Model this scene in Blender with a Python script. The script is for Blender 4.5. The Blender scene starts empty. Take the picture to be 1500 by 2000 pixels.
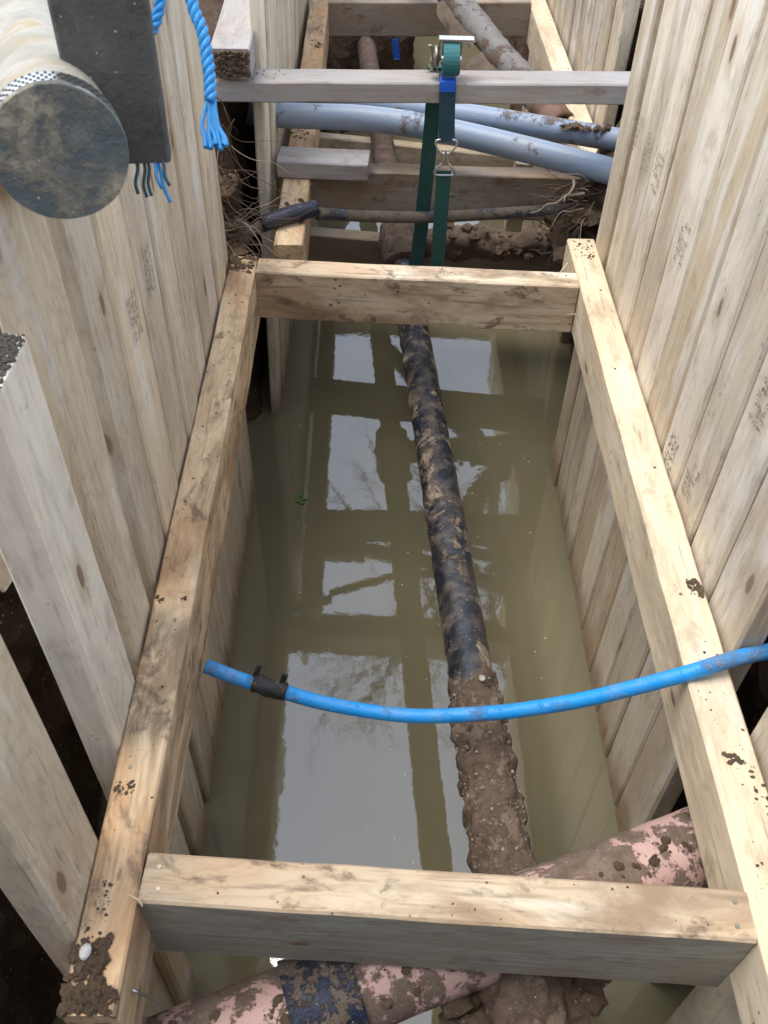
import bpy, bmesh, math, random
from mathutils import Vector, Matrix, noise
random.seed(7)
PI = math.pi
scene = bpy.context.scene
COL = scene.collection

# ------------------------------------------------------------------ camera, sky, sun, exposure
def make_camera():
    t, y, r = math.radians(45.9), math.radians(-1.14), math.radians(1.64)
    F = Vector((0, math.cos(t), -math.sin(t))); U = Vector((0, math.sin(t), math.cos(t))); R = Vector((1, 0, 0))
    Z = Matrix.Rotation(y, 3, 'Z'); F, U, R = Z @ F, Z @ U, Z @ R
    R2 = R * math.cos(r) + U * math.sin(r); U2 = -R * math.sin(r) + U * math.cos(r)
    cam = bpy.data.cameras.new('camera'); o = bpy.data.objects.new('camera', cam); COL.objects.link(o)
    M = Matrix((R2, U2, -F)).transposed().to_4x4(); M.translation = Vector((0, 0, 2.34)); o.matrix_world = M
    cam.sensor_width = 36; cam.lens = 36 * 1766 / 2000; cam.clip_start = 0.05; cam.clip_end = 500
    cam.dof.use_dof = True; cam.dof.focus_distance = 2.6; cam.dof.aperture_fstop = 11
    scene.camera = o
make_camera()
SUN_EL, SUN_AZ = math.radians(72), math.radians(-75)
w = bpy.data.worlds.new('World'); scene.world = w; w.use_nodes = True
nt = w.node_tree; bg = nt.nodes['Background']
sky = nt.nodes.new('ShaderNodeTexSky'); sky.sky_type = 'NISHITA'; sky.sun_disc = False
sky.sun_elevation = SUN_EL; sky.sun_rotation = SUN_AZ; sky.dust_density = 0.6; sky.air_density = 1.0; sky.ozone_density = 1.0
hs = nt.nodes.new('ShaderNodeHueSaturation'); hs.inputs['Saturation'].default_value = 0.46
nt.links.new(sky.outputs[0], hs.inputs['Color']); nt.links.new(hs.outputs[0], bg.inputs[0])
bg.inputs[1].default_value = 0.13
sl = bpy.data.lights.new('sun', 'SUN'); sl.energy = 0.85; sl.angle = math.radians(36); sl.color = (1, 0.95, 0.86)
so = bpy.data.objects.new('sun', sl); COL.objects.link(so)
sd = Vector((math.sin(SUN_AZ) * math.cos(SUN_EL), math.cos(SUN_AZ) * math.cos(SUN_EL), math.sin(SUN_EL)))
so.rotation_euler = sd.to_track_quat('Z', 'Y').to_euler()
vs = scene.view_settings; vs.view_transform = 'Standard'; vs.look = 'None'; vs.gamma = 1; vs.use_curve_mapping = False
vs.exposure = 1.82
scene.render.engine = 'CYCLES'
scene.cycles.max_bounces = 8

# ------------------------------------------------------------------ node helpers
class N:
    def __init__(s, name):
        s.m = bpy.data.materials.new(name); s.m.use_nodes = True; s.t = s.m.node_tree
        s.p = s.t.nodes['Principled BSDF']
    def node(s, typ, **kw):
        n = s.t.nodes.new(typ)
        for k, v in kw.items(): setattr(n, k, v)
        return n
    def put(s, sock, v):
        if isinstance(v, bpy.types.NodeSocket): s.t.links.new(v, sock)
        elif v is not None:
            if hasattr(sock.default_value, '__len__') and not hasattr(v, '__len__'): v = (v,) * len(sock.default_value)
            if hasattr(v, '__len__') and len(sock.default_value) == 4 and len(v) == 3: v = (*v, 1)
            sock.default_value = v
    def obj(s, rnd=40.0):
        tc = s.node('ShaderNodeTexCoord')
        if not rnd: return tc.outputs['Object']
        oi = s.node('ShaderNodeObjectInfo')
        m = s.node('ShaderNodeVectorMath', operation='MULTIPLY'); s.put(m.inputs[0], oi.outputs['Random']); m.inputs[1].default_value = (rnd, rnd * .7, rnd * 1.3)
        a = s.node('ShaderNodeVectorMath', operation='ADD'); s.put(a.inputs[0], tc.outputs['Object']); s.put(a.inputs[1], m.outputs[0])
        return a.outputs[0]
    def scale(s, v, sc):
        m = s.node('ShaderNodeVectorMath', operation='MULTIPLY'); s.put(m.inputs[0], v); m.inputs[1].default_value = sc if hasattr(sc, '__len__') else (sc,) * 3
        return m.outputs[0]
    def noise(s, v, scale=5, detail=4, rough=.55, dist=0, col=False):
        n = s.node('ShaderNodeTexNoise'); s.put(n.inputs['Vector'], v); n.inputs['Scale'].default_value = scale
        n.inputs['Detail'].default_value = detail; n.inputs['Roughness'].default_value = rough; n.inputs['Distortion'].default_value = dist
        return n.outputs['Color' if col else 'Fac']
    def voro(s, v, scale=5, feature='F1', rnd=1, out='Distance'):
        n = s.node('ShaderNodeTexVoronoi', feature=feature); s.put(n.inputs['Vector'], v); n.inputs['Scale'].default_value = scale
        n.inputs['Randomness'].default_value = rnd
        return n.outputs[out]
    def ramp(s, f, a, b, lo=0, hi=1, smooth=True):
        n = s.node('ShaderNodeMapRange', interpolation_type='SMOOTHSTEP' if smooth else 'LINEAR'); s.put(n.inputs['Value'], f)
        n.inputs['From Min'].default_value = a; n.inputs['From Max'].default_value = b
        n.inputs['To Min'].default_value = lo; n.inputs['To Max'].default_value = hi
        return n.outputs['Result']
    def math(s, op, a, b=None):
        n = s.node('ShaderNodeMath', operation=op); s.put(n.inputs[0], a)
        if b is not None: s.put(n.inputs[1], b)
        return n.outputs[0]
    def mix(s, f, a, b, mode='MIX'):
        n = s.node('ShaderNodeMix', data_type='RGBA', blend_type=mode); s.put(n.inputs['Factor'], f); s.put(n.inputs['A'], a); s.put(n.inputs['B'], b)
        n.inputs[6].default_value if 0 else None
        return n.outputs['Result']
    def cmix(s, f, a, b, mode='MIX'):
        n = s.node('ShaderNodeMix', data_type='RGBA', blend_type=mode)
        s.put(n.inputs[0], f); s.put(n.inputs[6], a); s.put(n.inputs[7], b)
        return n.outputs[2]
    def bump(s, h, strength=.3, dist=.01, prev=None):
        n = s.node('ShaderNodeBump'); s.put(n.inputs['Height'], h); n.inputs['Strength'].default_value = strength; n.inputs['Distance'].default_value = dist
        if prev is not None: s.put(n.inputs['Normal'], prev)
        return n.outputs[0]
    def done(s, col, rough=.7, nrm=None, spec=.5, metal=0, coat=0):
        s.put(s.p.inputs['Base Color'], col); s.put(s.p.inputs['Roughness'], rough)
        if nrm is not None: s.put(s.p.inputs['Normal'], nrm)
        s.p.inputs['Specular IOR Level'].default_value = spec; s.p.inputs['Metallic'].default_value = metal
        s.p.inputs['Coat Weight'].default_value = coat
        return s.m

def wood(name, light, dark, mud=.5, green=.3, specks=.5, grey=.0, orange=.0, wet=True, rough=.72, big=1.0, pale=1.0):
    """sawn softwood, grain along local X; mud = 0..1 how much dried mud smears it"""
    n = N(name); v = n.obj()
    oi = n.node('ShaderNodeObjectInfo').outputs['Random']
    # heart-wood bands that wander along the board (flat-sawn arches)
    warp = n.noise(n.scale(v, (1.2, 5, 5)), 1.0, 3, .5)
    band = n.math('MULTIPLY', warp, 26.0)
    fine = n.noise(n.scale(v, (2.5, 90, 90)), 1.0, 3, .6)
    band = n.math('ADD', band, n.math('MULTIPLY', fine, 1.2))
    tri = n.math('ABSOLUTE', n.math('SUBTRACT', n.math('FRACT', band), .5))
    line = n.ramp(tri, .0, .22, 1, 0)
    broad = n.noise(n.scale(v, (1.0, 7, 7)), 1.0, 4, .6)
    c = n.cmix(n.ramp(broad, .32, .68), light, dark)
    c = n.cmix(n.math('MULTIPLY', line, .34), c, tuple(x * .62 for x in dark))
    c = n.cmix(n.math('MULTIPLY', n.ramp(fine, .35, .7), .20), c, tuple(x * .60 for x in dark))
    # board to board tone
    c = n.cmix(n.ramp(oi, .0, 1, .0, .55 * pale, False), c, (.68, .655, .61))
    c = n.cmix(n.ramp(n.math('FRACT', n.math('MULTIPLY', oi, 7.3)), .35, 1, .0, .50 * pale), c, (.60, .46, .27))
    c = n.cmix(1.0, c, n.cmix(n.math('FRACT', n.math('MULTIPLY', oi, 13.1)), (.80, .77, .72), (1.12, 1.10, 1.05)), 'MULTIPLY')
    # chalky milled patches
    chalk = n.noise(n.scale(v, (2.2, 14, 14)), 1.0, 5, .6)
    c = n.cmix(n.ramp(chalk, .50, .66, 0, .62 * pale), c, (.78, .74, .66))
    # knots
    kv = n.scale(v, (3.0, 7.5, 7.5)); kw = n.noise(kv, 3, 2)
    k = n.math('ADD', n.voro(kv, 1.0, rnd=.85), n.math('MULTIPLY', n.math('SUBTRACT', kw, .5), .10))
    c = n.cmix(n.ramp(k, .10, .24, .45 * pale, 0), c, (.45, .31, .18))
    c = n.cmix(n.ramp(k, .05, .095, .85, 0), c, (.17, .10, .06))
    c = n.cmix(n.ramp(n.noise(n.scale(v, (.9, 4, 4)), 1.0, 3), .5, .75, 0, .35), c, (.40, .30, .20))
    if green:
        g = n.noise(n.scale(v, (1.4, 6, 6)), 1.3, 4, .62)
        gg = n.math('MULTIPLY', n.ramp(g, .53, .66), n.ramp(n.math('FRACT', n.math('MULTIPLY', oi, 3.7)), .35, .9, .15 * green, green))
        c = n.cmix(gg, c, (.33, .34, .27))
    if grey: c = n.cmix(grey, c, (.33, .32, .31))
    if orange:
        o = n.noise(n.scale(v, (1.2, 3, 3)), 2.2, 4, .6)
        c = n.cmix(n.ramp(o, .40, .66, 0, orange), c, (.50, .29, .14))
    # dried mud: wide smears and thin drag streaks
    sm = n.noise(n.scale(v, (2.0, 5, 5)), 1.6 * big, 7, .68, .6)
    st = n.noise(n.scale(v, (5, 60, 60)), 1.0, 4, .6)
    c = n.cmix(n.ramp(sm, .43, .66, 0, mud), c, (.27, .185, .115))
    sm2 = n.noise(n.scale(v, (2.4, 4, 4)), 3.8 * big, 8, .7, .4)
    c = n.cmix(n.ramp(sm2, .53, .66, 0, min(1, mud * 1.0)), c, (.17, .115, .075))
    c = n.cmix(n.ramp(st, .52, .74, 0, .7 * mud + .12), c, (.24, .17, .11))
    dash = n.noise(n.scale(v, (9, 130, 130)), 1.0, 2, .5); dm = n.noise(n.scale(v, (1.5, 8, 8)), 1.7, 3)
    c = n.cmix(n.math('MULTIPLY', n.ramp(dash, .60, .72, 0, .55), n.ramp(dm, .42, .62)), c, (.20, .14, .095))
    # spots
    sp = n.voro(v, 38, rnd=1); spm = n.noise(v, 9, 3)
    thr = n.ramp(spm, .48, .75, .0, .24)
    spot = n.math('LESS_THAN', sp, thr)
    c = n.cmix(n.math('MULTIPLY', spot, specks), c, (.10, .062, .038))
    if wet:   # tide mark where the board meets the water
        g = n.node('ShaderNodeNewGeometry'); sx = n.node('ShaderNodeSeparateXYZ'); n.put(sx.inputs[0], g.outputs['Position'])
        zz = n.math('ADD', sx.outputs[2], n.math('MULTIPLY', n.math('SUBTRACT', sm, .5), .35))
        c = n.cmix(n.ramp(zz, .01, .16, .75, 0), c, (.20, .13, .065))
        c = n.cmix(n.ramp(zz, .25, .85, .26, 0), c, (.27, .19, .12))  # broader brown tint, stronger towards the bottom of the boards
    b = n.bump(n.math('ADD', n.math('MULTIPLY', fine, .7), n.math('MULTIPLY', sm2, .6)), .45, .004)
    return n.done(c, rough, b, .3)

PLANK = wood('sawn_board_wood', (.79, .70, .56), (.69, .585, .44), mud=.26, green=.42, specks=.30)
PLANK2 = wood('darker_board_wood', (.68, .60, .48), (.57, .48, .36), mud=.45, green=.25, specks=.35)  # darker, muddier version of the sawn board wood
WALER = wood('honey_beam_wood', (.74, .57, .36), (.60, .42, .23), mud=.85, green=0, specks=.8, orange=.9, big=1.1, pale=.25)
WALER2 = wood('pale_beam_wood', (.82, .69, .48), (.72, .57, .35), mud=.34, green=0, specks=.85, orange=.25, pale=.6)
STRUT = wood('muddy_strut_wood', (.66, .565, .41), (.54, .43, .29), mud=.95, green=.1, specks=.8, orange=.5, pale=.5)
STRUTF = wood('grey_strut_side', (.40, .40, .35), (.29, .29, .25), mud=.45, green=.5, specks=.3, pale=.2)  # greyer, darker timber colour for the nearest strut's front face
DIRTY = wood('mud_stained_strut_wood', (.22, .17, .12), (.15, .11, .075), mud=.9, green=.1, specks=.5, grey=.2, pale=.3)
GREYW = wood('grey_weathered_wood', (.36, .365, .42), (.25, .235, .245), mud=.34, green=0, specks=.3, grey=.45, wet=False, pale=.35)

def soil_mat(name, a=(.115, .072, .043), b=(.05, .031, .02), light=(.22, .16, .11)):
    n = N(name); v = n.obj(0)
    c = n.cmix(n.ramp(n.noise(v, 5, 8, .65), .3, .7), a, b)
    c = n.cmix(n.ramp(n.noise(v, 23, 6, .7), .55, .75, 0, .7), c, light)
    c = n.cmix(n.ramp(n.noise(v, 2.2, 4, .6), .55, .8, 0, .5), c, (.17, .085, .04))
    st = n.voro(v, 70, out='Distance'); sel = n.noise(v, 30, 2)
    c = n.cmix(n.math('MULTIPLY', n.ramp(st, .16, .2, 1, 0), n.ramp(sel, .55, .6)), c, (.36, .32, .27))
    b1 = n.bump(n.noise(v, 18, 10, .75), .9, .03); b2 = n.bump(n.noise(v, 90, 6, .7), .6, .008, b1)
    return n.done(c, .9, b2, .2)
SOIL = soil_mat('dark_clay_soil')
CLOD = soil_mat('clay_clod', (.19, .13, .085), (.10, .067, .042), (.28, .22, .16))

def coated(name, base, mudcol=(.23, .17, .12), cover=.5, rough=.35, scale=5, spec=.5, mud2=(.11, .075, .05), sharp=.04, top=0.0):
    """a pipe surface with dried mud stuck on in patches"""
    n = N(name); v = n.obj(11)
    m = n.noise(v, scale, 8, .68, .5)
    m2 = n.noise(v, scale * 4.5, 9, .75)
    mm = n.math('ADD', m, n.math('MULTIPLY', n.math('SUBTRACT', m2, .5), .55))
    t = 1 - cover
    t = .30 + .40 * t
    f = n.ramp(mm, t, t + sharp)
    mc = n.cmix(n.ramp(m2, .35, .65), mudcol, mud2)
    sp = n.voro(v, 120); c0 = n.cmix(n.ramp(n.noise(v, scale * 2, 6), .4, .8, 0, .35), base, mudcol)
    c = n.cmix(f, c0, mc)
    c = n.cmix(n.math('MULTIPLY', n.ramp(sp, .12, .17, 1, 0), n.ramp(n.noise(v, 40, 2), .58, .62)), c, (.50, .45, .38))
    h = n.math('ADD', n.math('MULTIPLY', f, .8), n.math('MULTIPLY', m2, .5))
    b = n.bump(h, .7, .006)
    b = n.bump(n.noise(v, 150, 4, .7), .25 if scale < 13 else .6, .002 if scale < 13 else .004, b)
    r = n.ramp(f, 0, 1, rough, .9)
    return n.done(c, r, b, spec)
BLACKP = coated('black_plastic_with_mud', (.013, .016, .024), (.36, .285, .21), cover=.40, rough=.26, scale=11, sharp=.06)
CLAYCOAT = coated('gravelly_clay_crust', (.16, .11, .075), (.13, .088, .058), cover=.6, rough=.9, scale=14, mud2=(.075, .048, .032))
PINKP = coated('pink_clay_pipe', (.49, .31, .265), (.20, .145, .11), cover=.53, rough=.55, scale=6, sharp=.05)
BLUEBAND = coated('blue_black_band', (.012, .018, .042), (.17, .14, .11), cover=.58, rough=.35, scale=16)
DUCT = coated('grey_blue_duct', (.24, .30, .40), (.30, .27, .23), cover=.30, rough=.38, scale=4, mud2=(.15, .10, .07), sharp=.08)
THINP = coated('slate_black_cable_duct', (.018, .025, .045), (.13, .11, .09), cover=.55, rough=.30, scale=9)
SLEEVE = coated('navy_black_sleeve', (.010, .015, .035), (.10, .08, .065), cover=.34, rough=.28, scale=9)
CLAYP = coated('old_brown_clay_pipe', (.15, .10, .075), (.10, .07, .05), cover=.6, rough=.85, scale=12)
BROKEN = coated('pale_crusted_pipe', (.19, .175, .165), (.12, .085, .065), cover=.5, rough=.7, scale=12, mud2=(.15, .08, .05), sharp=.12)
BLUEP = coated('bright_blue_water_pipe', (.006, .27, .68), (.30, .29, .26), cover=.50, rough=.35, scale=8, mud2=(.20, .20, .19), sharp=.25)
TAPE = coated('black_tape', (.015, .016, .017), (.10, .09, .08), cover=.3, rough=.45, scale=20)
DARKB = coated('dark_grey_board', (.085, .082, .073), (.17, .16, .14), cover=.45, rough=.85, scale=16, mud2=(.06,.055,.047), sharp=.3)
LOGEND = coated('dark_blotched_plug', (.09, .11, .11), (.44, .385, .28), cover=.64, rough=.6, scale=15, mud2=(.27, .24, .175), sharp=.16)

def flat(name, col, rough=.5, metal=0, nscale=30, var=.35, spec=.5, bump=.15):
    n = N(name); v = n.obj(5)
    c = n.cmix(n.ramp(n.noise(v, nscale, 5), .3, .75, 0, var), col, tuple(x * .35 for x in col))
    return n.done(c, rough, n.bump(n.noise(v, nscale * 3, 4), bump, .002), spec, metal)
METAL = flat('zinc_steel', (.62, .62, .62), .32, 1)
DULLM = flat('dull_brassy_steel', (.40, .38, .30), .42, 1, var=.7)
ROPE = flat('blue_polypropylene', (.02, .26, .60), .5, nscale=80, var=.5)
ROPED = flat('dark_teal_fibre', (.012, .065, .085), .6, nscale=80)
STONE = flat('pale_flint', (.56, .53, .49), .5, nscale=50, var=.4)
ROOT = flat('fine_root', (.10, .065, .04), .8, nscale=40)
ROOTP = flat('pale_root', (.34, .27, .20), .8, nscale=40)
STRAW = flat('pale_splinter', (.72, .62, .42), .7)
LEAF = flat('green_leaf', (.07, .16, .02), .5)
BARK = flat('grey_bark', (.085, .07, .058), .9)
INK = flat('grey_stamp_ink', (.15, .14, .145), .9, var=.8, nscale=400)
HOLE = flat('dark_hole', (.02, .02, .02), .9)
def webbing(name, col):
    n = N(name); tc = n.node('ShaderNodeTexCoord').outputs['Object']
    wv = n.node('ShaderNodeTexWave', bands_direction='X'); n.put(wv.inputs['Vector'], tc); wv.inputs['Scale'].default_value = 45
    wz = n.node('ShaderNodeTexWave', bands_direction='Z'); n.put(wz.inputs['Vector'], tc); wz.inputs['Scale'].default_value = 130
    d = n.noise(tc, 14, 5)
    c = n.cmix(n.ramp(wv.outputs['Fac'], .2, .9, 0, .35), col, tuple(x * .5 for x in col))
    c = n.cmix(n.ramp(d, .5, .8, 0, .5), c, (.10, .09, .07))
    return n.done(c, .6, n.bump(n.math('ADD', wv.outputs['Fac'], wz.outputs['Fac']), .4, .002), .4)
WEB = webbing('dark_green_webbing', (.014, .085, .075))
WEBN = webbing('navy_green_webbing', (.012, .045, .075))
WEBL = webbing('teal_webbing', (.02, .16, .17))
LABELB = flat('royal_blue_label', (.01, .10, .55), .4, var=.15)
PEEL = flat('torn_tan_wrap', (.30, .23, .17), .8, nscale=25, var=.6)

def log_mat():
    n = N('peeled_pale_log'); v = n.obj(3)
    c = n.cmix(n.ramp(n.noise(n.scale(v, (14, 14, 14)), 1, 5), .35, .65), (.38, .355, .30), (.28, .26, .215))
    c = n.cmix(n.ramp(n.noise(n.scale(v, (9, 9, 4)), 1, 6, .7, 1.2), .52, .62, 0, .65), c, (.36, .25, .10))
    c = n.cmix(n.ramp(n.noise(n.scale(v, (30, 30, 12)), 1, 6, .7), .55, .7, 0, .6), c, (.24, .22, .19))
    return n.done(c, .7, n.bump(n.noise(v, 30, 6), .4, .01), .3)
LOGM = log_mat()

# ------------------------------------------------------------------ object helpers
def tag(o, label=None, cat=None, group=None, kind=None):
    if label: o['label'] = label
    if cat: o['category'] = cat
    if group: o['group'] = group
    if kind: o['kind'] = kind
    return o
def empty(name, loc, label, cat, group=None):
    o = bpy.data.objects.new(name, None); COL.objects.link(o); o.location = loc; o.empty_display_size = .1
    return tag(o, label, cat, group)
def link(name, me, mat=None, parent=None, M=None):
    if mat is not None and not me.materials: me.materials.append(mat)
    o = bpy.data.objects.new(name, me); COL.objects.link(o)
    if M is not None: o.matrix_world = M
    if parent is not None:
        o.parent = parent; o.matrix_parent_inverse = Matrix.Translation(parent_world(parent)).inverted()
    return o
def parent_world(p):
    # every parent used here is only translated, at most two levels up
    return p['_w'] if '_w' in p else tuple(p.location)
def finish(bm, name, mat, parent=None, M=None, smooth=False):
    me = bpy.data.meshes.new(name); bm.normal_update(); bm.to_mesh(me); bm.free()
    if smooth: me.shade_smooth()
    return link(name, me, mat, parent, M)
def frame(p0, p1, up):
    """matrix with local X along p0->p1, local Z as near to up as can be, origin p0"""
    x = (Vector(p1) - Vector(p0)).normalized(); u = Vector(up); y = u.cross(x).normalized(); z = x.cross(y)
    M = Matrix((x, y, z)).transposed().to_4x4(); M.translation = Vector(p0); return M
def timber_bm(L, W, T, ch=.004, seg=8, wob=.0006, seed=0, endcut=0):
    """rectangular section W (local Y) x T (local Z), eased arrises, sawn ends"""
    rnd = random.Random(seed); bm = bmesh.new()
    a, b = W / 2, T / 2
    sec = [(a - ch, b), (a, b - ch), (a, -b + ch), (a - ch, -b), (-a + ch, -b), (-a, -b + ch), (-a, b - ch), (-a + ch, b)]
    rings = []
    xs = [0, ch * .8] + [L * k / seg for k in range(1, seg)] + [L - ch * .8, L]
    for i, x in enumerate(xs):
        k = .985 if i in (0, len(xs) - 1) else 1
        dy, dz = rnd.gauss(0, wob), rnd.gauss(0, wob)
        rings.append([bm.verts.new((x + endcut * y / W * (1 if i > len(xs) / 2 else 0), y * k + dy + rnd.gauss(0, wob * .35), z * k + dz + rnd.gauss(0, wob * .35))) for y, z in sec])
    for r0, r1 in zip(rings, rings[1:]):
        for j in range(8):
            bm.faces.new((r0[j], r0[(j + 1) % 8], r1[(j + 1) % 8], r1[j]))
    bm.faces.new(rings[0]); bm.faces.new(rings[-1][::-1])
    bmesh.ops.recalc_face_normals(bm, faces=bm.faces)
    return bm
def timber(name, p0, p1, W, T, up, mat, parent=None, seed=0, ch=.004, wob=.0006, seg=8):
    L = (Vector(p1) - Vector(p0)).length
    return finish(timber_bm(L, W, T, ch, seg, wob, seed), name, mat, parent, frame(p0, p1, up))
def catmull(pts, n=8):
    P = [Vector(p) for p in pts]; P = [P[0] * 2 - P[1]] + P + [P[-1] * 2 - P[-2]]; out = []
    for i in range(1, len(P) - 2):
        for k in range(n):
            t = k / n; a, b, c, d = P[i - 1:i + 3]
            out.append(.5 * ((2 * b) + (c - a) * t + (2 * a - 5 * b + 4 * c - d) * t * t + (3 * b - a - 3 * c + d) * t ** 3))
    out.append(P[-2]); return out
def tube_bm(pts, r, seg=20, bumpy=0, bscale=12, hollow=0, bm=None, seed=0, cap=True):
    """swept tube; r a number or f(t); hollow = wall thickness showing at open ends"""
    bm = bm or bmesh.new(); P = [Vector(p) for p in pts]; n = len(P); rings = []
    d0 = (P[1] - P[0]).normalized(); ref = Vector((0, 0, 1)) if abs(d0.z) < .9 else Vector((1, 0, 0))
    u = d0.cross(ref).normalized()
    for i in range(n):
        d = (P[min(i + 1, n - 1)] - P[max(i - 1, 0)]).normalized()
        u = (u - d * u.dot(d)).normalized(); v = d.cross(u)
        rr = r(i / (n - 1)) if callable(r) else r
        ring = []
        for j in range(seg):
            a = 2 * PI * j / seg; dirv = u * math.cos(a) + v * math.sin(a); q = P[i] + dirv * rr
            if bumpy:
                bb = bumpy(i / (n - 1)) if callable(bumpy) else bumpy
                q += dirv * bb * (noise.fractal(q * bscale + Vector((seed, 0, 0)), 1, 2, 4) )
            ring.append(bm.verts.new(q))
        rings.append(ring)
    for a, b in zip(rings, rings[1:]):
        for j in range(seg): bm.faces.new((a[j], a[(j + 1) % seg], b[(j + 1) % seg], b[j]))
    for e, ring, c, dd in ((0, rings[0], P[0], P[0] - P[1]), (1, rings[-1], P[-1], P[-1] - P[-2])):
        if not cap: continue
        if hollow:
            rr = r(float(e)) if callable(r) else r; k = 1 - hollow / rr
            inn = [bm.verts.new(c + (q.co - c) * k) for q in ring]
            deep = [bm.verts.new(q.co - dd.normalized() * rr * 1.6) for q in inn]
            for j in range(seg):
                k2 = (j + 1) % seg
                bm.faces.new((ring[j], ring[k2], inn[k2], inn[j])); bm.faces.new((inn[j], inn[k2], deep[k2], deep[j]))
            bm.faces.new(deep)
        else:
            bm.faces.new(ring)
    bmesh.ops.recalc_face_normals(bm, faces=bm.faces)
    return bm
def tube(name, pts, r, mat, parent=None, n=8, **kw):
    pts = catmull(pts, n) if n else pts
    o = finish(tube_bm(pts, r, **kw), name, mat, parent)
    for p in o.data.polygons: p.use_smooth = len(p.vertices) == 4
    return o
def clump_bm(bm, c, r, rnd, sub=2, squash=(1, 1, .6), rough=.7, fs=2.1):
    M = Matrix.Translation(c) @ Matrix.Rotation(rnd.uniform(0, 6.3), 4, 'Z') @ Matrix.Diagonal((r * squash[0], r * squash[1], r * squash[2], 1))
    res = bmesh.ops.create_icosphere(bm, subdivisions=sub, radius=1, matrix=Matrix.Identity(4))
    off = Vector((rnd.uniform(0, 99), 0, 0))
    for v in res['verts']:
        v.co *= 1 + rough * noise.fractal(v.co * fs + off, 1, 2, 4)
        v.co = M @ v.co
def clumps(name, pts, mat, parent=None, seed=1, sub=2, **kw):
    rnd = random.Random(seed); bm = bmesh.new()
    for c, r in pts: clump_bm(bm, Vector(c), r, rnd, sub, **kw)
    return finish(bm, name, mat, parent, smooth=False)

# ------------------------------------------------------------------ ground with the trench cut in it
def sstep(a, b, x):
    t = max(0, min(1, (x - a) / (b - a))); return t * t * (3 - 2 * t)
def bumpf(x, c, w): return math.exp(-((x - c) / w) ** 2)
def left_x(y, z):
    x = -.72
    x += .235 * bumpf(y, 2.50, .17) * (1 - sstep(1.05, 1.3, z) * .6) * sstep(.45, .8, z)
    if y > 2.5: x += .26 * sstep(2.6, 2.8, y)
    x += (.42 + .25 * bumpf(y, 6.3, .8)) * sstep(5.0, 6.0, y) * (1 - sstep(.3, 1.1, z) * .8)
    return x
def right_x(y, z):
    x = .84
    x -= .17 * bumpf(y, 2.82, .26) * sstep(.38, .62, z) * (1 - sstep(.98, 1.12, z))
    x += .12 * sstep(3.1, 3.35, y)
    x -= .1 * sstep(5.2, 5.8, y)
    return x
def make_ground():
    ys = [-60, -20, -12, -10, -8, -6, -5, -4, -3.5, -3, -2.5, -2.0, -1.7] + [-1.5 + .035 * i for i in range(266)] + [8.4, 12, 30, 70, 160]
    outl = [-120, -50, -20, -8, -4, -2.5, -1.8, -1.4, -1.15, -1.0, -.9, -.82]
    zz = [1.30 - 1.85 * k / 46 for k in range(47)]
    G = 1.30
    bm = bmesh.new(); rows = []
    for y in ys:
        inside = -1.5 <= y <= 7.8; row = []
        e = min(sstep(-.9, -.7, y), 1 - sstep(7.2, 7.8, y)) if inside else 0
        hp = 2.4 * sstep(-.9, -2.9, y) * (1 - sstep(-7, -12, y)) if y < -.9 else 0  # unseen soil mound behind the camera, added to block some low sky
        for x in outl:
            row.append((x, y, G + hp * (1 - sstep(3.0, 6.5, abs(x))) + (.03 * noise.fractal(Vector((x, y, 0)) * 3, 1, 2, 4) if abs(x) < 6 else 0)))
        for z in zz:
            row.append((left_x(y, z), y, G + hp + (z - G) * e))
        for x in (-.3, 0, .3, .6): row.append((x, y, G + hp + (-.55 - G) * e))
        for z in zz[::-1]:
            row.append((right_x(y, z), y, G + hp + (z - G) * e))
        for x in outl[::-1]:
            row.append((-x + .15, y, G + hp * (1 - sstep(3.0, 6.5, abs(x))) + (.03 * noise.fractal(Vector((x, y, 5)) * 3, 1, 2, 4) if abs(x) < 6 else 0)))
        vr = []
        for i, p in enumerate(row):
            q = Vector(p)
            if inside and len(outl) - 1 <= i < len(row) - len(outl) + 1:
                d = Vector((1 if q.x > 0 else -1, .25, .2)); f = noise.fractal(q * 5.5, 1, 2, 6) * .042 + noise.fractal(q * 24, 1, 2, 4) * .014
                q += d * f
            vr.append(bm.verts.new(q))
        rows.append(vr)
    for a, b in zip(rows, rows[1:]):
        for j in range(len(a) - 1): bm.faces.new((a[j], a[j + 1], b[j + 1], b[j]))
    return tag(finish(bm, 'ground', SOIL, smooth=False), kind='structure')
make_ground()

def make_water():
    n = N('murky_green_brown_water'); v = n.obj(0)
    c = n.cmix(n.ramp(n.noise(v, 1.1, 3), .35, .7), (.165, .145, .085), (.148, .136, .084))
    b = n.bump(n.noise(n.scale(v, (1, 1, 1)), 5.0, 3, .5), .028, .02)
    b = n.bump(n.noise(v, 55, 3, .5), .02, .004, b)
    n.done(c, .015, b, .5); n.p.inputs['IOR'].default_value = 2.0
    bm = bmesh.new(); bmesh.ops.create_grid(bm, x_segments=20, y_segments=60, size=1)
    for q in bm.verts: q.co = Vector((q.co.x * 1.1 + .05, q.co.y * 4.6 + 3.1, 0))
    tag(finish(bm, 'water', n.m), kind='structure')
make_water()

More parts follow.
